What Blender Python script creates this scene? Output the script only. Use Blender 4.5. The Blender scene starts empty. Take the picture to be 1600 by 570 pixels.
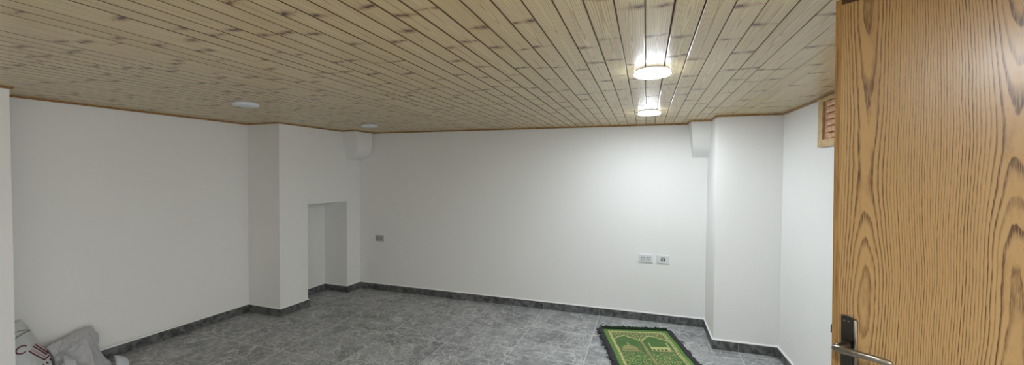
import bpy, bmesh, math, random
from mathutils import Vector, Matrix, noise
from mathutils.bvhtree import BVHTree

random.seed(7)
scene = bpy.context.scene
col = scene.collection

# ------------------------------------------------------------------ measures
ZC = 2.031            # ceiling underside
SK = 0.08             # skirting height
CAM_H = 1.52
F_PX, PITCH, ROLL, YAW = 610.57, .0235, .0071, .3307

# wall corners, in plan (metres), camera stands over the origin, y runs to the back wall
A = Vector((-4.355, -2.0)); B = Vector((-4.062, 3.061)); Cc = Vector((-3.609, 3.057))
D = Vector((-3.548, 4.194)); E = Vector((.571, 4.278)); F = Vector((.574, 3.777))
G = Vector((1.068, 3.792)); R = Vector((1.243, -2.0))
dCD = (D - Cc).normalized()
N1 = Cc + dCD * ((3.397 - Cc.y) / dCD.y); N2 = Cc + dCD * ((3.970 - Cc.y) / dCD.y)
N1d = Vector((-3.913, N1.y)); N2d = Vector((-3.913, N2.y))
NICHE_Z = 1.155

# ------------------------------------------------------------------ helpers
def link(o): col.objects.link(o); return o

class MB:
    def __init__(s): s.v = []; s.f = []; s.m = []
    def add(s, vs, fs, mi=0):
        b = len(s.v); s.v += [tuple(v) for v in vs]
        for f in fs: s.f.append([i + b for i in f]); s.m.append(mi)
    def box(s, x0, x1, y0, y1, z0, z1, mi=0):
        vs = [(x, y, z) for z in (z0, z1) for (x, y) in ((x0, y0), (x1, y0), (x1, y1), (x0, y1))]
        s.add(vs, [(3, 2, 1, 0), (4, 5, 6, 7), (0, 1, 5, 4), (1, 2, 6, 5), (2, 3, 7, 6), (3, 0, 4, 7)], mi)
    def prism(s, pts, z0, z1, mi=0):
        n = len(pts)
        a = sum(pts[i][0] * pts[(i + 1) % n][1] - pts[(i + 1) % n][0] * pts[i][1] for i in range(n))
        if a < 0: pts = pts[::-1]
        vs = [(p[0], p[1], z0) for p in pts] + [(p[0], p[1], z1) for p in pts]
        s.add(vs, [list(range(n))[::-1], list(range(n, 2 * n))] + [(i, (i + 1) % n, n + (i + 1) % n, n + i) for i in range(n)], mi)
    def lathe(s, prof, cx=0, cy=0, seg=48, mi=0):
        vs = []; fs = []
        for (r, z) in prof:
            for k in range(seg):
                a = 2 * math.pi * k / seg; vs.append((cx + r * math.cos(a), cy + r * math.sin(a), z))
        for i in range(len(prof) - 1):
            for k in range(seg):
                k2 = (k + 1) % seg
                fs.append((i * seg + k, i * seg + k2, (i + 1) * seg + k2, (i + 1) * seg + k))
        fs.append(list(range(seg))[::-1]); fs.append([(len(prof) - 1) * seg + k for k in range(seg)])
        s.add(vs, fs, mi)
    def tube(s, pts, rad, seg=10, mi=0, flat=1.0):
        pts = [Vector(p) for p in pts]; n = len(pts)
        rad = rad if isinstance(rad, (list, tuple)) else [rad] * n
        vs = []; fs = []
        up = Vector((0, 0, 1))
        for i, p in enumerate(pts):
            t = (pts[min(i + 1, n - 1)] - pts[max(i - 1, 0)]).normalized()
            a = t.cross(up)
            if a.length < 1e-4: a = t.cross(Vector((1, 0, 0)))
            a.normalize(); b = a.cross(t).normalized()
            for k in range(seg):
                q = 2 * math.pi * k / seg
                vs.append(p + a * math.cos(q) * rad[i] * flat + b * math.sin(q) * rad[i])
        for i in range(n - 1):
            for k in range(seg):
                k2 = (k + 1) % seg
                fs.append((i * seg + k, i * seg + k2, (i + 1) * seg + k2, (i + 1) * seg + k))
        fs.append(list(range(seg))[::-1]); fs.append([(n - 1) * seg + k for k in range(seg)])
        s.add(vs, fs, mi)
    def build(s, name, mats, parent=None, smooth=False, bevel=0, auto=None):
        me = bpy.data.meshes.new(name); me.from_pydata(s.v, [], s.f)
        mats = mats if isinstance(mats, (list, tuple)) else [mats]
        for m in mats: me.materials.append(m)
        for p, mi in zip(me.polygons, s.m): p.material_index = mi
        bm = bmesh.new(); bm.from_mesh(me); bmesh.ops.recalc_face_normals(bm, faces=bm.faces[:])
        bm.to_mesh(me); bm.free()
        if smooth:
            for p in me.polygons: p.use_smooth = True
            if auto is not None: me.set_sharp_from_angle(angle=auto)
        o = link(bpy.data.objects.new(name, me))
        if parent: o.parent = parent
        if bevel:
            b = o.modifiers.new('bevel', 'BEVEL'); b.width = bevel; b.segments = 2; b.limit_method = 'ANGLE'
        return o

def empty(name, loc=(0, 0, 0), rz=0):
    o = link(bpy.data.objects.new(name, None)); o.location = loc; o.rotation_euler = (0, 0, rz)
    o.empty_display_size = .1
    return o
def tag(o, label=None, cat=None, group=None, kind=None):
    if label: o['label'] = label
    if cat: o['category'] = cat
    if group: o['group'] = group
    if kind: o['kind'] = kind
    return o
def copy_tree(o, parent=None):
    c = o.copy(); link(c)
    if parent: c.parent = parent
    for ch in o.children: copy_tree(ch, c)
    return c

# ------------------------------------------------------------------ node expression helper
class NT:
    def __init__(s, name):
        s.mat = bpy.data.materials.new(name); s.mat.use_nodes = True
        s.t = s.mat.node_tree; s.n = s.t.nodes; s.l = s.t.links
        s.bsdf = s.n['Principled BSDF']
    def put(s, sock, v):
        if isinstance(v, Ex): s.l.new(v.s, sock)
        elif isinstance(v, bpy.types.NodeSocket): s.l.new(v, sock)
        else:
            if sock.type == 'RGBA' and len(v) == 3: v = (*v, 1)
            sock.default_value = v
    def node(s, typ, **kw):
        n = s.n.new(typ)
        for k, v in kw.items(): setattr(n, k, v)
        return n
    def math(s, op, *a, clamp=False):
        n = s.n.new('ShaderNodeMath'); n.operation = op; n.use_clamp = clamp
        for i, v in enumerate(a): s.put(n.inputs[i], v)
        return Ex(s, n.outputs[0])
    def pos(s):
        n = s.n.new('ShaderNodeTexCoord'); x = s.n.new('ShaderNodeSeparateXYZ')
        s.l.new(n.outputs['Object'], x.inputs[0]); return [Ex(s, o) for o in x.outputs]
    def vec(s, x, y, z):
        n = s.n.new('ShaderNodeCombineXYZ')
        for i, v in enumerate((x, y, z)): s.put(n.inputs[i], v)
        return n.outputs[0]
    def noise(s, v, scale=1, detail=2, rough=.5, dist=0):
        n = s.node('ShaderNodeTexNoise'); s.put(n.inputs['Vector'], v)
        for k, q in (('Scale', scale), ('Detail', detail), ('Roughness', rough), ('Distortion', dist)): n.inputs[k].default_value = q
        return Ex(s, n.outputs[0])
    def white(s, x):
        n = s.node('ShaderNodeTexWhiteNoise', noise_dimensions='1D'); s.put(n.inputs['W'], x); return Ex(s, n.outputs['Value'])
    def voronoi(s, v, scale=1, feature='F1', rand=1.0, dims='3D'):
        n = s.node('ShaderNodeTexVoronoi', feature=feature, voronoi_dimensions=dims)
        if 'Vector' in n.inputs and n.inputs['Vector'].enabled: s.put(n.inputs['Vector'], v)
        n.inputs['Scale'].default_value = scale; n.inputs['Randomness'].default_value = rand
        return n
    def mix(s, f, a, b):
        n = s.node('ShaderNodeMix', data_type='RGBA'); s.put(n.inputs[0], f); s.put(n.inputs[6], a); s.put(n.inputs[7], b)
        return n.outputs[2]
    def step(s, x, lo, hi):   # smooth 0..1
        n = s.node('ShaderNodeMapRange', interpolation_type='SMOOTHSTEP'); s.put(n.inputs[0], x)
        s.put(n.inputs[1], lo); s.put(n.inputs[2], hi); n.inputs[3].default_value = 0; n.inputs[4].default_value = 1
        return Ex(s, n.outputs[0])
    def bump(s, h, strength=.2, dist=.01):
        n = s.node('ShaderNodeBump'); n.inputs['Strength'].default_value = strength; n.inputs['Distance'].default_value = dist
        s.put(n.inputs['Height'], h); s.l.new(n.outputs[0], s.bsdf.inputs['Normal'])
    def set(s, **kw):
        for k, v in kw.items(): s.put(s.bsdf.inputs[k.replace('_', ' ')], v)
        return s
class Ex:
    def __init__(s, t, sock): s.t = t; s.s = sock
    def __add__(s, o): return s.t.math('ADD', s, o)
    __radd__ = __add__
    def __sub__(s, o): return s.t.math('SUBTRACT', s, o)
    def __rsub__(s, o): return s.t.math('SUBTRACT', o, s)
    def __mul__(s, o): return s.t.math('MULTIPLY', s, o)
    __rmul__ = __mul__
    def __truediv__(s, o): return s.t.math('DIVIDE', s, o)
    def floor(s): return s.t.math('FLOOR', s)
    def frac(s): return s.t.math('FRACT', s)
    def abs(s): return s.t.math('ABSOLUTE', s)
    def max(s, o): return s.t.math('MAXIMUM', s, o)
    def min(s, o): return s.t.math('MINIMUM', s, o)
    def pow(s, o): return s.t.math('POWER', s, o)
    def sqrt(s): return s.t.math('SQRT', s)

def lin(r, g, b):
    f = lambda c: (c / 255 / 12.92) if c <= 10 else ((c / 255 + .055) / 1.055) ** 2.4
    return (f(r), f(g), f(b))

# ------------------------------------------------------------------ materials
def mat_plain(name, rgb, rough=.5, metal=0, **kw):
    t = NT(name); t.set(Base_Color=rgb, Roughness=rough, Metallic=metal)
    for k, v in kw.items(): t.put(t.bsdf.inputs[k.replace('_', ' ')], v)
    return t.mat

def mat_wall():
    t = NT('white_plaster'); x, y, z = t.pos()
    p = t.vec(x, y, z)
    n = t.noise(p, 90, 3, .6); big = t.noise(p, 1.3, 2)
    t.set(Base_Color=t.mix(big, lin(240, 239, 236), lin(244, 243, 241)), Roughness=.75)
    t.bump(n, .22, .004)
    return t.mat

PW = .0862; PX0 = -.012
def mat_pine():
    t = NT('varnished_pine'); x, y, z = t.pos()
    u = (x - PX0) / PW + 100.0; pid = u.floor(); lx = u.frac()
    r = t.white(pid); r2 = t.white(pid + .37)
    # long grain
    g1 = t.noise(t.vec(x * 420, y * 5, r * 40), 1, 2, .6)
    wob = t.noise(t.vec(x * 9, y * 1.3, r * 23), 1, 2)
    ring = (((lx - .5) * (lx - .5) + .02).sqrt() * 17 + wob * 9 + r * 5).frac()
    ringl = t.step((ring - .5).abs(), .22, .5)
    # knots: branch whorls that cross neighbouring boards in rows
    LC = .30
    shift = t.noise(t.vec(pid * .21, 3.3, 0), 1, 1) * 2.2 + r * .22
    yy = y / LC + shift + 40.0; cell = yy.floor(); fy = yy.frac()
    hk = lambda q: t.white(pid * 17.13 + cell * 3.71 + q)
    tilt = (hk(.1) - .5) * .10
    wig = (t.noise(t.vec(x * 45, cell * 3.1 + r * 9, 3), 1, 2) - .5) * .085
    yc = .5 + (hk(.2) - .5) * .5 + tilt * (lx - .5) + wig
    dy = (fy - yc) * LC
    wob2 = (t.noise(t.vec(x * 130, y * 130, 1), 1, 2) - .5) * .5
    exist = t.step(hk(.3), .16, .18)
    line = (1 - t.step(dy.abs(), .0008, .0050)) * t.step(t.noise(t.vec(x * 26, cell * 1.7 + r * 5, r * 9), 1, 2), .40, .56) * exist
    soft = (1 - t.step(dy.abs(), .002, .030)) * exist
    kk = None; hh = None
    for q, pr in ((.41, .06), (.57, .32), (.73, .55)):
        cxk = .1 + .8 * hk(q); on = t.step(hk(q + .05), pr, pr + .02) * exist
        sz = .0050 + .0085 * hk(q + .09)
        dx = (lx - cxk) * PW
        d = ((dx * dx * .62 + dy * dy * 1.5).sqrt() / sz) + wob2
        k_ = (1 - t.step(d, .55, 1.15)) * on; h_ = (1 - t.step(d, .8, 3.2)) * on
        kk = k_ if kk is None else kk.max(k_); hh = h_ if hh is None else hh.max(h_)
    base = t.mix(r, lin(226, 206, 158), lin(214, 192, 142))
    base = t.mix(r2 * .35, base, lin(228, 208, 176))
    c = t.mix(ringl * .75, base, lin(172, 138, 88))
    streak = t.noise(t.vec(x * 150, y * 1.6, r * 17), 1, 3, .6)
    c = t.mix(t.step(streak, .5, .72) * .45, c, lin(164, 128, 80))
    c = t.mix(t.step(g1, .45, .8) * .35, c, lin(178, 148, 104))
    c = t.mix(soft * .22, c, lin(176, 132, 84))
    c = t.mix((hh * .62).max(line * .85), c, lin(136, 90, 46))
    c = t.mix(kk, c, t.mix(hk(.9), lin(60, 30, 8), lin(110, 64, 30)))
    t.set(Base_Color=c, Roughness=.36)
    t.bsdf.inputs['Coat Weight'].default_value = .22; t.bsdf.inputs['Coat Roughness'].default_value = .10
    t.bump(g1 * .5 + ringl * .5, .06, .002)
    return t.mat

def mat_tile(name, dark=False):
    t = NT(name); x, y, z = t.pos()
    T = .612
    tx = (x + .455) / T; ty = (y - 3.09) / T
    ix = tx.floor(); iy = ty.floor()
    o1 = t.white(ix * 3.7 + iy * 11.3 + .5) * 30
    fx = tx.frac(); fy = ty.frac()
    edge = (fx.min(1 - fx)).min(fy.min(1 - fy)) if not dark else fx.min(1 - fx)
    grout = 1 - t.step(edge, .0042, .0085)
    zz = z * 1.0 + o1
    p = t.vec(x, y, zz)
    cloud = t.noise(t.vec(x * 1.0, y * 1.0, zz), 3.2, 5, .62, .6)
    brush = t.noise(t.vec(x * 5, y * 22, zz), 1, 5, .65, 1.2)
    brush2 = t.noise(t.vec(x * 26, y * 9, zz + 4), 1, 4, .6, 1.5)
    def vein(sc, seed, w, dist):
        n1 = t.noise(t.vec(x + seed, y, zz), sc, 4, .6, dist)
        return 1 - t.step((n1 - .5).abs(), .0, w)
    v1 = vein(2.4, 3, .016, .8) ; v2 = vein(4.8, 9, .02, 1.4); v3 = vein(8.5, 17, .03, 1.0)
    m = cloud * .5 + brush * .35 + brush2 * .25
    if dark:
        m = t.noise(t.vec(x, y, z), 16, 5, .65, .8)
        c = t.mix(t.step(m, .36, .66), lin(58, 60, 60), lin(118, 119, 119))
        c = t.mix(v2.max(v3 * .6) * .4, c, lin(130, 130, 128))
        c = t.mix(grout * .5, c, lin(150, 150, 148)); rough = .4
    else:
        c = t.mix(t.step(m, .38, .72), lin(108, 110, 111), lin(172, 173, 174))
        c = t.mix((v1 * .7).max(v2 * .62).max(v3 * .4), c, lin(218, 218, 217))
        c = t.mix(grout * .85, c, lin(206, 205, 202)); rough = .34
    t.set(Base_Color=c, Roughness=rough + brush * .15)
    t.bump(m * .3 - grout * .6, .15, .002)
    return t.mat

def mat_oak():
    t = NT('oak_veneer'); x, y, z = t.pos()
    per = .236
    w = (x - .068 + per * .5) / per; leaf = (w + 20).floor(); s = ((w + 20).frac() - .5) * per
    s = s + (t.noise(t.vec(x * 3, z * 2.2, 1.7), 1, 2) - .5) * .022
    dn = t.noise(t.vec(leaf * 7.7, leaf * 3.1, z * 1.5 + leaf * 1.3), 1, 1)
    dep = .016 + dn * .075
    wig = (t.noise(t.vec(x * 40, z * 9, 5), 1, 3) - .5) * .0042
    rr = (s * s * 1.6 + dep * dep).sqrt() + wig
    ph = rr / .0050
    ring = ph.frac(); rid = ph.floor()
    rv = t.white(rid + leaf * 13)
    pore = t.noise(t.vec(x * 700, z * 26, 2), 1, 2, .6)
    pore2 = t.noise(t.vec(x * 260, z * 60, 8), 1, 2, .6)
    early = t.step(ring, .45, .86) * (1 - t.step(ring, .9, 1.0))
    dark = early * (.45 + rv * .55) * (.45 + .9 * t.step(pore, .35, .62))
    cl = t.noise(t.vec(x * 9, z * 1.6, 3), 1, 3)
    c = t.mix(cl, lin(202, 164, 110), lin(184, 142, 86))
    heart = (1 - t.step(s.abs(), .006, .03)) * t.step(t.noise(t.vec(x * 30, z * 7, 9), 1, 4, .65), .48, .68)
    c = t.mix(heart * .45, c, lin(138, 94, 48))
    c = t.mix((dark * 1.0).min(1), c, lin(100, 66, 30))
    c = t.mix(t.step(pore2, .6, .75) * .25, c, lin(112, 76, 38))
    t.set(Base_Color=c, Roughness=.34)
    t.bsdf.inputs['Coat Weight'].default_value = .6; t.bsdf.inputs['Coat Roughness'].default_value = .26
    t.bump(dark * -1.0 + pore * .2, .12, .0015)
    return t.mat

def mat_wood_strip(name, a, b, axis='z', rough=.4):
    t = NT(name); x, y, z = t.pos()
    v = {'z': t.vec(x * 300, y * 300, z * 7), 'x': t.vec(x * 7, y * 300, z * 300), 'any': t.vec(x * 30, y * 30, z * 60)}[axis]
    g = t.noise(v, 1, 3, .6)
    t.set(Base_Color=t.mix(t.step(g, .35, .7), a, b), Roughness=rough)
    t.bump(g, .08, .001)
    return t.mat

def mat_emit(name, rgb, st):
    t = NT(name); t.set(Base_Color=(.9, .9, .9), Emission_Color=rgb); t.bsdf.inputs['Emission Strength'].default_value = st
    return t.mat

def mat_rug():
    t = NT('woven_rug_pile')
    a = t.node('ShaderNodeVertexColor', layer_name='weave'); x, y, z = t.pos()
    n = t.noise(t.vec(x, y, z), 420, 2, .7)
    t.set(Base_Color=t.mix(t.step(n, .2, .75) * .34, a.outputs[0], lin(40, 52, 22)), Roughness=.9)
    t.bsdf.inputs['Sheen Weight'].default_value = .25
    t.bump(n, .6, .004)
    return t.mat

def mat_bag(name, rgb, rough, trans):
    t = NT(name); x, y, z = t.pos()
    n = t.noise(t.vec(x, y, z), 28, 4, .6, 1.5)
    t.set(Base_Color=rgb, Roughness=rough)
    t.bsdf.inputs['Transmission Weight'].default_value = trans
    t.bsdf.inputs['IOR'].default_value = 1.15
    t.bump((n - .5).abs(), .5, .012)
    return t.mat

M = dict(
    wall=mat_wall(), pine=mat_pine(), tile=mat_tile('grey_stone_tile'), skirt=mat_tile('dark_stone_skirting', True),
    oak=mat_oak(),
    lipping=mat_wood_strip('oak_lipping', lin(182, 140, 82), lin(136, 94, 48)),
    lipdark=mat_wood_strip('dark_stained_lipping', lin(92, 62, 34), lin(70, 44, 24), 'x'),
    gap=mat_plain('board_gap_shade', lin(98, 74, 40), .55),  # brown standing in for the shade between boards
    trim=mat_wood_strip('pine_bead', lin(176, 132, 76), lin(128, 88, 44), 'any'),
    pinelight=mat_wood_strip('pale_pine', lin(220, 190, 140), lin(196, 160, 108), 'any'),
    ventwood=mat_wood_strip('reddish_wood', lin(204, 150, 112), lin(164, 108, 76), 'any', .3),
    slatwood=mat_wood_strip('pale_reddish_wood', lin(232, 186, 146), lin(206, 152, 112), 'any', .25),
    ventdark=mat_plain('dark_recess_wood', lin(84, 48, 30), .6),
    lit=mat_emit('lit_diffuser', (.85, .935, 1), 1.0),
    litside=mat_emit('lit_diffuser_side', (.85, .935, 1), 3.5),
    opal=mat_plain('opal_plastic', lin(226, 228, 234), .35),
    rim=mat_plain('white_lamp_housing', lin(205, 206, 210), .4),
    plate=mat_plain('white_socket_plastic', lin(226, 228, 230), .35),
    module=mat_plain('pale_socket_plastic', lin(214, 216, 218), .4),
    greyplate=mat_plain('grey_switch_plastic', lin(186, 184, 178), .4),
    greymodule=mat_plain('dark_grey_switch_plastic', lin(168, 166, 160), .35),
    hole=mat_plain('socket_hole', lin(38, 38, 40), .7),
    slot=mat_plain('socket_slot', lin(108, 110, 112), .6),
    nickel=mat_plain('brushed_dark_nickel', lin(150, 142, 130), .28, 1.0),
    bronze=mat_plain('dark_gunmetal', lin(84, 80, 74), .35, 1.0),
    rug=mat_rug(),
    fringe_green=mat_plain('dark_green_yarn', lin(28, 46, 24), .95),
    fringe_grey=mat_plain('plum_grey_yarn', lin(66, 64, 70), .95),
    bag=mat_bag('white_bag_film', lin(206, 210, 210), .38, .0),
    bagfold=mat_bag('olive_fold_print', lin(150, 153, 140), .5, 0),
    greybag=mat_bag('grey_bag_film', lin(214, 214, 218), .25, .2),
    bluebag=mat_bag('pale_bag_film', lin(222, 226, 234), .3, .15),
    ink=mat_plain('maroon_print', lin(96, 26, 48), .5),
    inkfill=mat_plain('pink_print', lin(196, 160, 172), .5),
)

# ------------------------------------------------------------------ the room
def struct(o): o['kind'] = 'structure'; return o
TH = .16
def wall_slab(name, p, q, out, z0=0.0, z1=ZC):
    mb = MB(); out = Vector(out)
    mb.prism([tuple(p), tuple(q), tuple(q + out), tuple(p + out)], z0, z1); return struct(mb.build(name, M['wall']))

mb = MB(); mb.prism([(-4.6, -2.17), (2.6, -2.17), (2.6, 4.6), (-4.6, 4.6)], -.12, 0); struct(mb.build('floor', M['tile']))
wall_slab('wall_left', A - Vector((0, .2)), B, (-.3, 0))
# pier with the low niche
mb = MB(); bk = -4.36
mb.prism([tuple(Cc), tuple(N1), tuple(N1d), tuple(N2d), tuple(N2), tuple(D), (D.x, 4.45), (bk, 4.45), (bk, B.y), tuple(B)], 0, NICHE_Z)
mb.prism([tuple(Cc), tuple(D), (D.x, 4.45), (bk, 4.45), (bk, B.y), tuple(B)], NICHE_Z, ZC)
struct(mb.build('wall_left_pier', M['wall']))
wall_slab('wall_back', D, E, (0, .17))
mb = MB(); mb.prism([tuple(E), tuple(F), tuple(G), (1.40, 3.79), (1.40, 4.45), (E.x, 4.45)], 0, ZC); struct(mb.build('wall_right_column', M['wall']))
# right wall with the doorway the oak door belongs to
def rx(y): return G.x + (R.x - G.x) * (G.y - y) / (G.y - R.y)
DY0, DY1, DZ = .03, .90, 2.0
mb = MB()
mb.prism([(rx(3.79), 3.79), (rx(DY1), DY1), (rx(DY1) + TH, DY1), (rx(3.79) + TH, 3.79)], 0, ZC)
WY0, WY1, WZ0, WZ1 = -1.85, -.20, .70, 1.93          # added window opening, unseen behind the camera, lets in fill light
def seg(ya, yb, z0, z1): mb.prism([(rx(ya), ya), (rx(yb), yb), (rx(yb) + TH, yb), (rx(ya) + TH, ya)], z0, z1)
seg(DY0, WY1, 0, ZC); seg(WY0, -2.1, 0, ZC); seg(WY1, WY0, 0, WZ0); seg(WY1, WY0, WZ1, ZC)
mb.prism([(rx(DY1), DY1), (rx(DY0), DY0), (rx(DY0) + TH, DY0), (rx(DY1) + TH, DY1)], DZ, ZC)
struct(mb.build('wall_right', M['wall']))
mb = MB(); mb.box(-4.6, 2.6, -2.17, -2.0, 0, ZC); struct(mb.build('wall_front', M['wall']))
mb = MB(); mb.prism([(-3.728, 1.285), (-3.728, -2.0), (-4.33, -2.0), (-4.13, 1.285)], 0, ZC); struct(mb.build('wall_left_stub', M['wall']))
mb = MB(); xw = rx(-1) + .07
for (a, b, c, d) in ((WY0, WY0 + .05, WZ0, WZ1), (WY1 - .05, WY1, WZ0, WZ1), (WY0 + .05, WY1 - .05, WZ0, WZ0 + .05), (WY0 + .05, WY1 - .05, WZ1 - .05, WZ1), ((WY0 + WY1) / 2 - .03, (WY0 + WY1) / 2 + .03, WZ0 + .05, WZ1 - .05)):
    mb.box(xw, xw + .06, a, b, c, d)
struct(mb.build('fill_window_1', M['rim'], bevel=.004))
# the hall outside the doorway
mb = MB(); mb.prism([(2.45, -.05), (2.6, -.05), (2.6, 2.0), (2.45, 2.0)], 0, ZC)
mb.prism([(1.40, -.12), (2.6, -.12), (2.6, -.02), (1.40, -.02)], 0, ZC)
mb.prism([(1.36, 1.85), (2.45, 1.85), (2.45, 2.0), (1.36, 2.0)], 0, ZC)
mb.box(1.42, 2.6, -.12, 2.0, ZC, ZC + .08); struct(mb.build('wall_hall', M['wall']))

# boarded ceiling: bevelled tongue-and-groove boards
mb = MB()
x = PX0 - 53 * PW; prof = []; shade_bevel = []
while x < 1.42:
    g = random.choice((.0010, .0014, .0018, .0024, .0042))
    hb = random.uniform(.0010, .0026); shade_bevel.append(random.random() < .8)
    prof += [(x - g * .5, ZC + .012), (x + g * .5, ZC + .012), (x + g * .5, ZC + .0024), (x + g * .5 + .0026, ZC), (x + PW - g * .5 - .0026, ZC), (x + PW - g * .5, ZC + hb)]
    x += PW
n = len(prof); y0, y1 = -2.17, 4.5
vs = [(p[0], y0, p[1]) for p in prof] + [(p[0], y1, p[1]) for p in prof] + [(prof[0][0], y0, ZC + .08), (prof[-1][0], y0, ZC + .08), (prof[0][0], y1, ZC + .08), (prof[-1][0], y1, ZC + .08)]
fs = [(i, i + 1, n + i + 1, n + i) for i in range(n - 1)]
t4 = 2 * n
fs += [(t4, t4 + 1, t4 + 3, t4 + 2), (0, n, t4 + 2, t4), (n - 1, t4 + 1, t4 + 3, 2 * n - 1), list(range(n)) + [t4 + 1, t4], list(range(n, 2 * n)) + [t4 + 3, t4 + 2]]
mb.add(vs, fs)
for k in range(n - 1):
    if k % 6 in (0, 1, 5) or (k % 6 == 4 and shade_bevel[k // 6]): mb.m[k] = 1  # groove shadow painted as brown on gap faces and most right-hand bevels
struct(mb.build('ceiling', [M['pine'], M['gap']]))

def offset_path(pts, d):      # parallel line to the right-hand (room) side, mitred
    out = []
    for i, p in enumerate(pts):
        ns = []
        for a, b in ((i - 1, i), (i, i + 1)):
            if a < 0 or b >= len(pts): continue
            e = (pts[b] - pts[a]).normalized(); ns.append(Vector((e.y, -e.x)))
        if len(ns) == 1: out.append(p + ns[0] * d)
        else:
            m = (ns[0] + ns[1]); m = m / max(.15, m.dot(ns[0])); out.append(p + m * d)
    return out

# skirting, walked with the room on the right-hand side
path = [Vector((-4.13, 1.285)), B, Cc, N1, N1d, N2d, N2, D, E, F, G, Vector((rx(DY1 + .07), DY1 + .07))]
off = offset_path(path, .011)
names = ['baseboard_left', 'baseboard_left_pier', 'baseboard_left_pier_side', 'baseboard_niche', 'baseboard_niche_back', 'baseboard_niche_far', 'baseboard_left_corner',
         'baseboard_back', 'baseboard_right_column_side', 'baseboard_right_column', 'baseboard_right']
for i, nm in enumerate(names):
    mb = MB(); mb.prism([tuple(path[i]), tuple(path[i + 1]), tuple(off[i + 1]), tuple(off[i])], 0, SK)
    struct(mb.build(nm, M['skirt'], bevel=.0015))
mb = MB()                                         # white grout fillet along the skirting's top edge
for i in range(len(names)):
    vs = []
    for P, zz in ((path, SK), (off, SK), (off, SK + .0025), (path, SK + .012)): vs += [(*P[i], zz), (*P[i + 1], zz)]
    mb.add(vs, [(0, 1, 3, 2), (2, 3, 5, 4), (4, 5, 7, 6), (6, 7, 1, 0), (0, 2, 4, 6), (1, 3, 5, 7)])
struct(mb.build('trim_8', M['wall']))

# ------------------------------------------------------------------ plaster corbels under the ceiling
def corbel(name, wall0, along, outv, prof, y_top, y_bot, far):
    """profile (out, z) run along the wall from the far end to a raked free end"""
    mb = MB(); n = len(prof); vs = []
    zt, zb = prof[0][1], prof[-1][1]
    for (o, z) in prof:
        k = (z - zb) / (zt - zb); a = y_bot + (y_top - y_bot) * k
        for s_ in (far, a):
            q = wall0 + along * s_ + outv * o; vs.append((q.x, q.y, z))
    q = wall0 + along * far; vs.append((q.x, q.y, zt)); q = wall0 + along * y_top; vs.append((q.x, q.y, zt))
    fs = [(2 * i, 2 * i + 1, 2 * i + 3, 2 * i + 2) for i in range(n - 1)]
    fs += [[2 * i for i in range(n)] + [2 * n], [2 * i + 1 for i in range(n)] + [2 * n + 1], (0, 1, 2 * n + 1, 2 * n), (2 * n - 2, 2 * n - 1, 2 * n + 1, 2 * n)]
    mb.add(vs, fs); o = mb.build(name, M['wall'], smooth=True, auto=math.radians(30)); return struct(o)
def smooth_prof(p, it=3):
    for _ in range(it):
        q = [p[0]]
        for a, b in zip(p, p[1:]): q += [(a[0] * .75 + b[0] * .25, a[1] * .75 + b[1] * .25), (a[0] * .25 + b[0] * .75, a[1] * .25 + b[1] * .75)]
        p = q + [p[-1]]
    return p
dDE = (E - D).normalized(); nDE = Vector((dDE.y, -dDE.x)); nCD = Vector((dCD.y, -dCD.x))
corbel('trim_5', D, -dCD, nCD, smooth_prof([(.215, ZC), (.212, 1.90), (.20, 1.79), (.135, 1.715), (0, 1.675)]), .305, .225, 0)
corbel('trim_6', E, -dDE, nDE, smooth_prof([(.225, ZC), (.205, 1.93), (.165, 1.84), (.12, 1.765), (0, 1.688)]), .183, .138, 0)

# bead along the wall heads, with the corbels followed round
LF = D - dCD * .305
path = [Vector((-3.728, -2.0)), Vector((-3.728, 1.285)), Vector((-4.13, 1.285)), B, Cc, LF, LF + nCD * .215, D + nCD * .215 + Vector((0, .0044)), E - dDE * .183, E - dDE * .183 + nDE * .225,
        E + nDE * .225, F, G, R]
off = offset_path(path, .014); off2 = offset_path(path, .009)
segs = {'trim_1': (0, 4), 'trim_2': (4, 7), 'trim_3': (7, 10), 'trim_4': (10, 13)}
for nm, (a, b) in segs.items():
    mb = MB()
    for i in range(a, b):
        vs = []
        for P, zz in ((path, ZC - .014), (off2, ZC - .0125), (off, ZC - .004), (off, ZC), (path, ZC)):
            vs += [(*P[i], zz), (*P[i + 1], zz)]
        mb.add(vs, [(0, 1, 3, 2), (2, 3, 5, 4), (4, 5, 7, 6), (6, 7, 9, 8), (8, 9, 1, 0), (0, 2, 4, 6, 8), (1, 3, 5, 7, 9)])
    struct(mb.build(nm, M['trim']))

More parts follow.
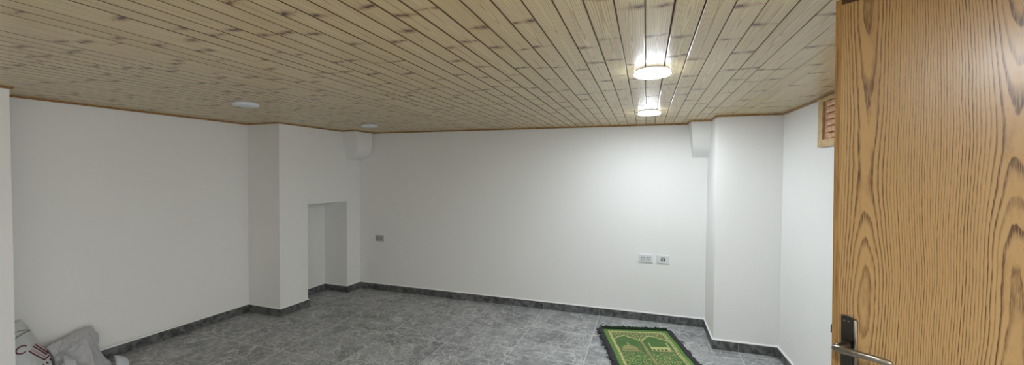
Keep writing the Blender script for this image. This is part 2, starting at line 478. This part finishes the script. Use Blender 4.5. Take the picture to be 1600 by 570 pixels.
# ------------------------------------------------------------------ disc ceiling lamps
def lamp(lit):
    root = empty('ceiling_lamp')
    b = MB(); b.lathe([(.076, 0), (.079, -.001), (.079, -.008), (.076, -.009)]); b.build('housing', M['rim'], root, True, auto=.6)
    d = MB(); d.lathe([(.0835, -.009), (.085, -.0105), (.085, -.0225), (.0815, -.0258), (.06, -.0285), (.03, -.030), (.001, -.0303)])
    for k in range(len(d.f)):
        if sum(d.v[i][2] for i in d.f[k]) / len(d.f[k]) > -.023: d.m[k] = 1
    d.build('diffuser', [M['lit'], M['litside']] if lit else [M['opal'], M['opal']], root, True, auto=.9)
    return root
lit0 = lamp(True); off0 = lamp(False)
spots = [(.022, 2.045, 1, 'larger and nearer of the two glowing disc lamps on the boarded ceiling'),
         (.015, 3.362, 1, 'smaller glowing disc lamp on the ceiling close to the back wall'),
         (.022, .06, 1, 'glowing disc lamp on the ceiling just above the camera, beside the oak door'),
         (.022, -1.35, 1, 'added glowing disc lamp on the ceiling, unseen behind the camera, by the front wall'),  # extra lamp out of view, added to lift the room's light
         (-2.815, 2.110, 0, 'unlit white disc lamp on the ceiling in front of the left pier'),
         (-2.805, 3.464, 0, 'unlit white disc lamp on the ceiling beside the left plaster corbel'),
         (-2.815, .75, 0, 'unlit white disc lamp on the ceiling beside the plain left stub wall')]
first = {}
for (px, py, lit, lab) in spots:
    src = lit0 if lit else off0
    o = src if lit not in first else copy_tree(src); first[lit] = 1
    o.location = (px, py, ZC)
    tag(o, lab, 'ceiling lamp', 'round disc lamps in rows on the ceiling')

# ------------------------------------------------------------------ sockets on the back wall
ang_back = math.atan2(dDE.y, dDE.x)
def on_back(x): return D + dDE * ((x - D.x) / dDE.x)
def plate_root(name, x, z):
    p = on_back(x); return empty(name, (p.x, p.y, z), ang_back)
def bevplate(w, h, d, mat, nm, root, y0=0):     # front face bevelled towards the room (-y)
    mb = MB(); b = .006
    vs = [(-w / 2, y0, -h / 2), (w / 2, y0, -h / 2), (w / 2, y0, h / 2), (-w / 2, y0, h / 2)]
    vs += [(sx * (w / 2 - .001), y0 - d * .45, sz * (h / 2 - .001)) for sx, sz in ((-1, -1), (1, -1), (1, 1), (-1, 1))]
    vs += [(sx * (w / 2 - b), y0 - d, sz * (h / 2 - b)) for sx, sz in ((-1, -1), (1, -1), (1, 1), (-1, 1))]
    fs = [(3, 2, 1, 0), (8, 9, 10, 11)] + [(i + 4 * k, (i + 1) % 4 + 4 * k, (i + 1) % 4 + 4 * k + 4, i + 4 * k + 4) for k in (0, 1) for i in range(4)]
    mb.add(vs, fs); return mb.build(nm, mat, root)
def disc(mb, cx, cz, r, y, d=.002, seg=14):
    a = [(cx + r * math.cos(2 * math.pi * k / seg), y, cz + r * math.sin(2 * math.pi * k / seg)) for k in range(seg)]
    b = [(p[0], y - d, p[2]) for p in a]
    mb.add(a + b, [list(range(seg)), list(range(seg, 2 * seg))] + [(k, (k + 1) % seg, seg + (k + 1) % seg, seg + k) for k in range(seg)])

s1 = plate_root('power_socket', .006, .651)
tag(s1, 'white double power socket plate low on the back wall, left of the data outlet', 'socket', 'white outlet plates on the back wall')
bevplate(.137, .092, .012, M['plate'], 'cover_plate', s1)
for cx in (-.027, .027):
    m = MB(); m.box(cx - .024, cx + .024, -.0145, -.0115, -.026, .026); mod = m.build('outlet', M['module'], s1, bevel=.001)
    h = MB()
    for (hx, hz) in ((-.010, .010), (.010, .010), (0, -.012)): disc(h, cx + hx, hz, .0042, -.0143, .0008)
    h.box(cx - .0165, cx - .0145, -.0150, -.0140, -.018, .018); h.box(cx + .0145, cx + .0165, -.0150, -.0140, -.018, .018)
    h.build('pin_holes', M['slot'], mod)
s2 = plate_root('data_outlet', .174, .651)
tag(s2, 'white data outlet plate with two dark ports, right of the power socket', 'outlet', 'white outlet plates on the back wall')
bevplate(.120, .092, .012, M['plate'], 'cover_plate', s2)
m = MB(); m.box(-.026, .026, -.0145, -.0115, -.028, .026); mod = m.build('port_module', M['module'], s2, bevel=.001)
for cx in (-.0115, .0115):
    h = MB(); h.box(cx - .007, cx + .007, -.0155, -.0143, -.014, .003); h.box(cx - .003, cx + .003, -.0155, -.0143, .003, .007); h.build('port', M['hole'], mod)
m = MB(); m.box(-.018, .018, -.0155, -.0143, .012, .019); m.build('label_window', M['slot'], mod)
s3 = plate_root('wall_switch', -3.24, .672)
tag(s3, 'grey three-module switch plate low on the back wall near the left corner', 'switch')
bevplate(.126, .078, .010, M['greyplate'], 'cover_plate', s3)
for k in (-1, 0, 1):
    m = MB(); cx = k * .033; z0 = .025
    m.add([(cx - .0145, -.009, -z0), (cx + .0145, -.009, -z0), (cx + .0145, -.009, z0), (cx - .0145, -.009, z0),
           (cx - .0145, -.0125, -z0), (cx + .0145, -.0125, -z0), (cx + .0145, -.0155, z0), (cx - .0145, -.0155, z0)],
          [(0, 1, 2, 3), (4, 5, 6, 7), (0, 1, 5, 4), (1, 2, 6, 5), (2, 3, 7, 6), (3, 0, 4, 7)])
    m.build('rocker', M['greymodule'], s3, bevel=.0008)

# ------------------------------------------------------------------ pine-framed louvred vent, right wall
dGR = (R - G).normalized()
VY1, VW, VZ0, VZ1 = 3.105, .46, 1.705, ZC - .013
vp = Vector((rx(VY1), VY1))
vr = empty('wall_vent', (vp.x, vp.y, VZ0), math.atan2(dGR.y, dGR.x))      # local x runs towards the camera, local -y into the room
tag(vr, 'pine-framed louvred wooden vent high on the right wall behind the door edge', 'vent')
H = VZ1 - VZ0; fw_ = .062
m = MB(); m.box(0, fw_, -.022, 0, 0, H); m.build('frame_stile', M['pinelight'], vr, bevel=.002)
m = MB(); m.box(VW - fw_, VW, -.022, 0, 0, H); m.build('frame_stile', M['pinelight'], vr, bevel=.002)
m = MB(); m.box(fw_, VW - fw_, -.022, 0, 0, .045); m.build('frame_rail', M['pinelight'], vr, bevel=.002)
m = MB(); m.box(fw_, VW - fw_, -.022, 0, H - .025, H); m.build('frame_rail', M['pinelight'], vr, bevel=.002)
m = MB(); m.box(fw_, VW - fw_, -.004, 0, .045, H - .025); m.build('back_panel', M['ventdark'], vr)
m = MB(); m.box(fw_ + .020, fw_ + .068, -.014, -.004, .045, H - .025); m.build('inner_stile', M['ventwood'], vr)
m = MB(); m.box(VW - fw_ - .06, VW - fw_ - .012, -.012, -.004, .045, H - .025); m.build('inner_stile', M['ventwood'], vr)
nsl = 6; pitch = (H - .07) / nsl
for k in range(nsl):
    z0 = .045 + pitch * (k + .03); x0, x1 = fw_ + .060, VW - fw_ - .060
    m = MB(); sg = 8; vs = []; fs = []
    for j in range(sg + 1):
        a = math.pi * j / sg; yy = -.010 - .014 * math.sin(a); zz = z0 + pitch * .47 * (1 - math.cos(a))
        vs += [(x0, yy, zz), (x1, yy, zz)]
    for j in range(sg): fs.append((2 * j, 2 * j + 1, 2 * j + 3, 2 * j + 2))
    fs += [[2 * j for j in range(sg + 1)], [2 * j + 1 for j in range(sg + 1)], (0, 1, 2 * sg + 1, 2 * sg)]
    m.add(vs, fs); m.build('louvre_slat', M['slatwood'], vr, True, auto=.7)

# ------------------------------------------------------------------ the open oak door
TILT = -.0111
dr = empty('door_1', (.4937, 1.2736, .004)); dr.rotation_mode = 'XYZ'
dr.matrix_world = Matrix.Translation((.4937, 1.2736, .004)) @ Matrix.Rotation(math.atan2(-.554, .832), 4, 'Z') @ Matrix.Rotation(TILT, 4, 'Y')
tag(dr, 'open oak-veneered door with a dark metal lever handle, at the right', 'door', kind='structure')
DW, DH, LP = .785, 1.985, .0125
m = MB(); m.box(LP, DW, 0, .04, .004, DH - .0145); m.build('door_leaf', M['oak'], dr, bevel=.0008)
m = MB(); m.box(0, LP, 0, .04, .004, DH); m.build('edge_lipping', M['lipping'], dr, bevel=.001)
m = MB(); m.box(LP, DW, .0006, .04, DH - .0145, DH); m.build('top_lipping', M['lipdark'], dr)
m = MB(); m.box(-.006, .002, .012, .026, 1.084, 1.107); m.build('latch_bolt', M['bronze'], dr, bevel=.002)
hz = 1.068
hd = empty('door_handle', (0, 0, 0)); hd.parent = dr
# backplate with an arched head
m = MB(); x0, x1, zb, zt = .0205, .0545, .925, 1.138
out = [(x0, zb), (x1 - .010, zb)] + [(x0 + (x1 - .010 - x0) * (1 - k / 8), zt + .008 * math.sin(math.pi * (.25 + .5 * (k / 8)))) for k in range(9)]
n = len(out)
m.add([(p[0], 0, p[1]) for p in out] + [(p[0], -.0055, p[1]) for p in out], [list(range(n)), list(range(n, 2 * n))] + [(i, (i + 1) % n, n + (i + 1) % n, n + i) for i in range(n)])
bp = m.build('backplate', M['bronze'], hd, bevel=.001)
m = MB(); m.tube([(x1 - .0045, -.004, zb), (x1 - .0045, -.004, zt - .003), (x1 - .0045, -.0035, zt + .003)], [.0052, .0052, .003], 12); m.build('side_rib', M['nickel'], hd, True)
m = MB(); m.tube([out[2 + k] and (out[2 + k][0], -.0045, out[2 + k][1]) for k in range(9)], .0014, 8); m.build('head_rim', M['nickel'], hd, True)
for sx in (.0275, .0365):
    m = MB(); disc(m, sx, zt - .006, .0026, -.0052, .0012); m.build('screw', M['nickel'], hd)
m = MB(); m.tube([(.036, -.004, hz + .004), (.034, -.022, hz + .004), (.026, -.040, hz + .003), (.0195, -.050, hz + .001)], [.0115, .0095, .0085, .008], 14); m.build('spindle_neck', M['bronze'], hd, True)
m = MB()
m.tube([(.0115, -.0535, hz), (.018, -.0545, hz), (.035, -.056, hz + .0005), (.062, -.057, hz + .001), (.092, -.0555, hz + .001), (.114, -.052, hz - .0005), (.122, -.047, hz - .004), (.126, -.042, hz - .009)],
       [.0012, .0082, .0095, .0088, .0082, .008, .0072, .004], 18, flat=.75); m.build('lever', M['nickel'], hd, True)
# hinges and lining of the doorway
m = MB(); yA, yB = DY1, DY0
m.prism([(rx(yA) - .012, yA + .07), (rx(yA) - .012, yA - .03), (rx(yA) + TH, yA - .03), (rx(yA) + TH, yA + .0), (rx(yA) + .0, yA + .0), (rx(yA), yA + .07)], 0, DZ - .03)
m.prism([(rx(yB) - .012, yB - .07), (rx(yB) - .012, yB + .03), (rx(yB) + TH, yB + .03), (rx(yB) + TH, yB), (rx(yB), yB), (rx(yB), yB - .07)], 0, DZ - .03)
m.prism([(rx(yA) - .012, yA + .07), (rx(yB) - .012, yB - .07), (rx(yB) + TH, yB - .0), (rx(yA) + TH, yA + .0)], DZ - .03, DZ)
struct(m.build('trim_7', M['lipping']))

# ------------------------------------------------------------------ prayer rug
RW, RL = .62, 1.08
RA = math.radians(14.9)
rug = empty('prayer_rug', (-.388, 3.865, 0), RA)      # local x across, local -y along
tag(rug, 'green and cream fringed prayer rug lying on the grey tiled floor', 'rug')
GR = lin(62, 114, 18); GR2 = lin(88, 146, 24); DG = lin(20, 46, 14); CR = lin(214, 214, 140); OL = lin(112, 126, 44); TAN = lin(168, 160, 96); DK = lin(36, 44, 16)
def hsh(a, b): 
    v = math.sin(a * 127.1 + b * 311.7) * 43758.5453; return v - math.floor(v)
def flecks(u, v, s, dens):
    i, j = math.floor(u / s), math.floor(v / s); h = hsh(i, j)
    if h > dens: return None
    cx, cy = (i + .25 + .5 * hsh(i + 9, j)) * s, (j + .25 + .5 * hsh(i, j + 5)) * s
    q = math.hypot(u - cx, v - cy) / s
    return CR if q < .24 else (DK if q < .4 and hsh(i + 3, j + 3) > .5 else None)
def band(u, v):       # cream border with dark motif
    s = .029; a = (u % s) / s - .5; b = (v % s) / s - .5
    k = abs(a) + abs(b)
    if k < .19: return DK
    if .28 < k < .44: return OL if hsh(int(u / s), int(v / s)) > .5 else DK
    return CR
def rug_col(u, v):
    e = min(u, RW - u, v, RL - v)
    if e < .004: return DG
    if e < .036: return GR2 if e > .008 else GR
    if e < .041: return OL
    if e < .070: return band(u, v)
    if v > RL - .15: return band(u, v) if v > RL - .11 else OL
    # arch spandrels
    def arch(uu, apex, left, right, ya, yl, yr):
        if uu < apex: k = (apex - uu) / (apex - left); return ya + (yl - ya) * (k ** 1.25)
        k = (uu - apex) / (right - apex); return ya + (yr - ya) * (k ** 1.25)
    if u < .303: av = arch(u, .172, .066, .303, .150, .232, .272)
    else: av = arch(u, .410, .303, .552, .146, .272, .262)
    av += .006 * math.sin(u * 95)
    if v < av - .012:
        if v < .075: return band(u, v)
        return OL if flecks(u, v, .021, .75) is None else (CR if (u * 37 + v * 21) % 1 > .4 else DK)
    if v < av + .004: return CR
    # pillar in the middle
    c = .303 + (v - .27) * .02
    if v > .27 and abs(u - c) < .019:
        q = abs(u - c); return DK if q > .016 else (TAN if (v * 40) % 1 > .25 and q < .012 else OL)
    if v < .486:
        if .474 < v < .484: return DG
        # domed building, left
        du = u - .170
        if v > .452 and abs(du) < .088: return TAN if v < .470 else OL
        if .355 < v <= .452:
            wd = .080 * math.sqrt(max(0, 1 - ((.452 - v) / .105) ** 2))
            if abs(du) < wd: return DK if (v > .425 and (u * 55) % 1 < .3) else (TAN if abs(du) < wd - .008 else OL)
        if .30 < v <= .36 and abs(du) < .006 + (.010 if .335 < v < .342 or .318 < v < .322 else 0): return TAN
        if .29 < v <= .452 and (abs(abs(du) - .092) < .004): return OL
        # flat-roofed building, right
        if .352 < u < .522:
            if .372 < v < .445:
                if v > .412 and (u - .352) % .034 > .012 and (u - .352) % .034 < .028 and u < .49: return DK
                return CR if v < .40 or (u * 60) % 1 > .4 else TAN
            if .366 < v <= .372: return DK
            if .445 <= v < .462: return TAN if u > .40 else OL
        if .29 < v <= .445 and (abs(u - .357) < .006 or abs(u - .512) < .006): return CR if (v * 50) % 1 > .25 else OL
        if .42 < v and u > .522: return OL
        return GR
    f = flecks(u, v, .023, .7)
    if f: return f
    f = flecks(u + .31, v + .17, .034, .35)
    if f: return OL
    return GR if hsh(int(u / .012), int(v / .012)) > .3 else DG if hsh(int(u / .006), int(v / .006)) > .7 else GR2
nx, ny = 170, 290
def rug_h(u, v): return .0045 + .006 * max(0, noise.noise((u * 5, v * 4, 3.3))) + .004 * max(0, noise.noise((u * 11, v * 9, 7.1)))
vs = []; cols = []
for j in range(ny + 1):
    for i in range(nx + 1):
        u = RW * i / nx; v = RL * j / ny
        wav = .006 * noise.noise((u * 3, v * 5, 1.0)); lean = .028 * v - .02 * v * (u / RW)
        vs.append((u + wav + lean * 1.0, -v + .004 * noise.noise((u * 9, v * 2, 4)), rug_h(u, v) + .002)); cols.append(rug_col(u, v))
fs = [(j * (nx + 1) + i, (j + 1) * (nx + 1) + i, (j + 1) * (nx + 1) + i + 1, j * (nx + 1) + i + 1) for j in range(ny) for i in range(nx)]
me = bpy.data.meshes.new('pile'); me.from_pydata(vs, [], fs); me.materials.append(M['rug'])
ca = me.color_attributes.new('weave', 'FLOAT_COLOR', 'POINT')
for i, c in enumerate(cols): ca.data[i].color = (*c, 1)
for p in me.polygons: p.use_smooth = True
pile = link(bpy.data.objects.new('pile', me)); pile.parent = rug
so = pile.modifiers.new('thickness', 'SOLIDIFY'); so.thickness = .004; so.offset = 1
def edge_pt(u, v):
    i = round(u / RW * nx); j = round(v / RL * ny); return Vector(vs[j * (nx + 1) + i])
def fringe(mat, p, q, outv, length, count, rise):
    mb = MB()
    for k in range(count):
        t_ = (k + random.random()) / count; u = p[0] + (q[0] - p[0]) * t_; v = p[1] + (q[1] - p[1]) * t_
        b = edge_pt(u, v) - Vector(outv) * .004; b.z = max(b.z, .004)
        d = Vector(outv) + Vector((random.uniform(-.7, .7), random.uniform(-.7, .7), 0)) * .6
        L = length * random.uniform(.6, 1.1) * (1.45 if random.random() < .04 else 1); h = rise * random.uniform(.3, 1.0)
        pts = [b, b + d * L * .35 + Vector((0, 0, h)), b + d * L * .75 + Vector((0, 0, h * .6)), b + d * L]
        pts[-1].z = .0035
        mb.tube(pts, [.004, .005, .0044, .002], 5)
    return mb
fringe(None, (0, 0), (RW, 0), (0, 1, 0), .056, 460, .024).build('fringe', M['fringe_green'], rug, True)
fringe(None, (0, 0), (0, RL), (-1, 0, 0), .044, 700, .022).build('fringe', M['fringe_grey'], rug, True)
fringe(None, (RW, 0), (RW, RL), (1, 0, 0), .036, 700, .018).build('fringe', M['fringe_grey'], rug, True)
fringe(None, (0, RL), (RW, RL), (0, -1, 0), .04, 380, .014).build('fringe', M['fringe_green'], rug, True)

# ------------------------------------------------------------------ plastic bags by the left wall
def crumple(name, pts, mat, parent, seed, amp=.012, sub=3, smooth=2, lo=.002):
    bm = bmesh.new()
    for p in pts: bm.verts.new(p)
    r_ = bmesh.ops.convex_hull(bm, input=bm.verts[:])
    bmesh.ops.delete(bm, geom=[v for v in bm.verts if not v.link_faces], context='VERTS')
    for k in range(sub):
        bmesh.ops.subdivide_edges(bm, edges=bm.edges[:], cuts=1, use_grid_fill=True)
        bmesh.ops.triangulate(bm, faces=bm.faces[:])
        if k < smooth: bmesh.ops.smooth_vert(bm, verts=bm.verts[:], factor=.28, use_axis_x=True, use_axis_y=True, use_axis_z=True)
    bm.normal_update()
    dis = {}
    for v in bm.verts:
        q = v.co * 9 + Vector((seed * 7.3, seed * 1.9, 0))
        a = 1 - 2 * abs(noise.noise(q)); b = 1 - 2 * abs(noise.noise(q * 2.3 + Vector((5, 1, 9))))
        dis[v] = v.normal * (amp * (a - .6) + amp * .5 * (b - .6))
    for v in bm.verts:
        v.co += dis[v]; v.co.z = max(v.co.z, lo)
    bmesh.ops.recalc_face_normals(bm, faces=bm.faces[:])
    me = bpy.data.meshes.new(name); bm.to_mesh(me); me.materials.append(mat)
    for p in me.polygons: p.use_smooth = True
    o = link(bpy.data.objects.new(name, me)); o.parent = parent
    bv = BVHTree.FromBMesh(bm); bm.free(); return o, bv

bag = empty('plastic_bag'); tag(bag, 'white plastic bag with maroon lettering leaning beside the left stub wall', 'bag')
body, bv = crumple('bag_body', [(-3.9, 1.342, .515), (-3.93, 1.383, .522), (-3.93, 1.416, .454), (-3.9, 1.447, .345), (-3.88, 1.487, .251), (-3.86, 1.497, .166), (-3.78, 1.30, .383),
    (-3.80, 1.381, .323), (-3.76, 1.297, .267), (-3.78, 1.40, .211), (-4.02, 1.36, .50), (-4.08, 1.46, .33), (-4.10, 1.53, .12), (-3.75, 1.30, .01), (-3.76, 1.42, .01), (-3.85, 1.505, .01), (-4.1, 1.55, .01), (-4.1, 1.30, .01), (-4.03, 1.30, .49)],
    M['bag'], bag, 1, .006, 4, 0)
# printed marks laid on the film
fwv = Vector((-math.sin(YAW) * math.cos(PITCH), math.cos(YAW) * math.cos(PITCH), -math.sin(PITCH)))
rv_ = Vector((math.cos(YAW), math.sin(YAW), 0)); uv_ = rv_.cross(fwv)
camR = rv_ * math.cos(ROLL) + uv_ * math.sin(ROLL); camU = -rv_ * math.sin(ROLL) + uv_ * math.cos(ROLL)
face = Vector((.93, -.36, .12)).normalized(); across = Vector((0, 0, 1)).cross(face).normalized(); upv = face.cross(across)
mark_o = Vector((-3.84, 1.397, .318))
def on_bag(a, b):
    o = mark_o + across * a * 1.2 + upv * b * 1.2 + face * .4
    h = bv.ray_cast(o, -face)
    return (h[0] + h[1] * .0012 if h[1].dot(face) > 0 else h[0] - h[1] * .0012) if h[0] else None
def stroke(mb, pts, w):
    dense = []
    for p, q in zip(pts, pts[1:]):
        for k in range(6): dense.append((p[0] + (q[0] - p[0]) * k / 6, p[1] + (q[1] - p[1]) * k / 6))
    dense.append(pts[-1])
    P = [on_bag(*d) for d in dense]; P = [p for p in P if p is not None]
    if len(P) > 1: mb.tube(P, w, 6)
m = MB(); m2 = MB(); m3 = MB()
stroke(m3, [(-.062, .088), (-.05, .096), (-.03, .104), (-.012, .108), (.0, .104)], .004)
stroke(m3, [(-.062, .118), (-.045, .122), (-.02, .116), (-.004, .106)], .003)
m3.build('creased_fold', M['bagfold'], bag, True)
cx, cy, cr = -.035, .028, .019
stroke(m, [(cx + cr * math.cos(math.radians(a)), cy + cr * math.sin(math.radians(a)) * .95) for a in range(40, 325, 15)], .0042)
sl = (.052, -.078)                               # slanted bars
for k, (bx, by) in enumerate(((-.012, .012), (.002, .026), (.008, .030), (.022, .040))):
    L = (1, .92, .92, .7)[k]
    stroke(m, [(bx, by), (bx + sl[0] * L, by + sl[1] * L)], .0042)
stroke(m, [(.040, -.066), (.052, -.062), (.064, -.044)], .0045)
stroke(m2, [(-.004, .016), (.046, -.056)], .005)
stroke(m2, [(.016, .030), (.058, -.034)], .0035)
for (bx, by) in ((.036, -.088), (.048, -.082), (.060, -.074)): stroke(m, [(bx, by), (bx + .006, by - .012)], .004)
m.build('lettering', M['ink'], bag, True); m2.build('lettering_fill', M['inkfill'], bag, True)

bag2 = empty('plastic_bag'); tag(bag2, 'crumpled grey translucent plastic bag on the floor against the left skirting', 'bag')
FV = dict(a=(-3.98, 1.513, .279), b=(-4.02, 1.619, .285), c=(-4.05, 1.70, .311), d=(-4.05, 1.783, .325), e=(-4.04, 1.811, .24), f=(-4.0, 1.799, .135), g=(-3.86, 1.823, .017),
    h=(-3.93, 1.704, .268), i=(-3.9, 1.632, .241), j=(-3.92, 1.62, .191), k=(-3.80, 1.579, .123), l=(-3.78, 1.684, .076), m=(-3.9, 1.589, .226), n=(-3.82, 1.545, .185), o=(-3.82, 1.525, .162),
    p=(-3.95, 1.556, .221), q=(-3.92, 1.53, .201), k0=(-3.785, 1.60, .004), l0=(-3.765, 1.70, .004), o0=(-3.80, 1.535, .004), q0=(-3.93, 1.54, .004), A=(-4.11, 1.57, .004), B=(-4.09, 1.83, .004), C=(-4.12, 1.76, .29))
FF = 'a b m p/b c i m/c d h i/d e h/e f h/h f g l/h l k j/h j i/i j m/m j n/m n p/n o p/p o q/a p q/j k n/n k o/k l l0 k0/l g l0/k k0 o0 o/o o0 q0 q/a q q0 A/a A C b/b C c/c C d/d C B e/e B f/f B g/A B C/g B A q0 o0 k0 l0'
def film(name, V, FS, mat, parent, seed, amp, cuts=3):
    bm = bmesh.new(); vm = {k: bm.verts.new(c) for k, c in V.items()}
    for f in FS.split('/'): bm.faces.new([vm[k] for k in f.split()])
    bmesh.ops.triangulate(bm, faces=bm.faces[:])
    for k in range(cuts + 1):
        bmesh.ops.subdivide_edges(bm, edges=bm.edges[:], cuts=1, use_grid_fill=True); bmesh.ops.triangulate(bm, faces=bm.faces[:])
        if k in (1, 2): bmesh.ops.smooth_vert(bm, verts=bm.verts[:], factor=.05, use_axis_x=True, use_axis_y=True, use_axis_z=True)
    bmesh.ops.recalc_face_normals(bm, faces=bm.faces[:]); bm.normal_update()
    dv = {}
    for v in bm.verts:
        q = Vector((v.co.x * 14, v.co.y * 16, v.co.z * 7)) + Vector((seed, seed * 2.1, 0))
        dv[v] = v.normal * amp * ((1 - 2 * abs(noise.noise(q))) - .5 + .5 * ((1 - 2 * abs(noise.noise(q * 2.7))) - .5))
    for v in bm.verts: v.co += dv[v]; v.co.z = max(v.co.z, .002)
    me = bpy.data.meshes.new(name); bm.to_mesh(me); bm.free(); me.materials.append(mat)
    for p in me.polygons: p.use_smooth = True
    o = link(bpy.data.objects.new(name, me)); o.parent = parent; return o
film('bag_body', FV, FF, M['greybag'], bag2, 4.2, .011)
crumple('loose_fold', [(-3.775, 1.575, .01), (-3.80, 1.515, .02), (-3.785, 1.525, .13), (-3.765, 1.58, .10), (-3.80, 1.53, .20), (-3.79, 1.59, .175), (-3.86, 1.55, .235), (-3.87, 1.60, .05), (-3.88, 1.53, .1)], M['greybag'], bag2, 9, .010, 4, 1)
crumple('bag_corner', [(-3.76, 1.79, .004), (-3.79, 1.90, .004), (-3.90, 1.93, .004), (-3.90, 1.84, .09), (-3.84, 1.83, .085), (-3.82, 1.89, .05), (-3.92, 1.9, .05)], M['bluebag'], bag2, 6, .008, 3, 1)

# ------------------------------------------------------------------ light, camera, colour
M['lit'].node_tree.nodes['Principled BSDF'].inputs['Emission Strength'].default_value = 215.0
hl = bpy.data.lights.new('hall_fill', 'AREA'); hl.shape = 'RECTANGLE'; hl.size = 1.0; hl.size_y = 1.6; hl.energy = 45; hl.color = (.93, .96, 1)  # area lamp added in the hall as fill, standing in for daylight
ho = link(bpy.data.objects.new('hall_fill', hl)); ho.location = (2.40, .46, 1.1); ho.rotation_euler = (0, math.radians(90), 0)

w = bpy.data.worlds.new('world'); scene.world = w; w.use_nodes = True
w.node_tree.nodes['Background'].inputs[0].default_value = (1, .955, .87, 1); w.node_tree.nodes['Background'].inputs[1].default_value = 4.2

cam = bpy.data.cameras.new('camera'); cam.sensor_fit = 'HORIZONTAL'; cam.sensor_width = 36; cam.lens = 36 * F_PX / 1600; cam.clip_start = .02
co = link(bpy.data.objects.new('camera', cam))
co.matrix_world = Matrix(((camR.x, camU.x, -fwv.x, 0), (camR.y, camU.y, -fwv.y, 0), (camR.z, camU.z, -fwv.z, CAM_H), (0, 0, 0, 1)))
scene.camera = co
vs_ = scene.view_settings; vs_.view_transform = 'Standard'; vs_.look = 'None'; vs_.gamma = 1; vs_.use_curve_mapping = False; vs_.exposure = 0.04
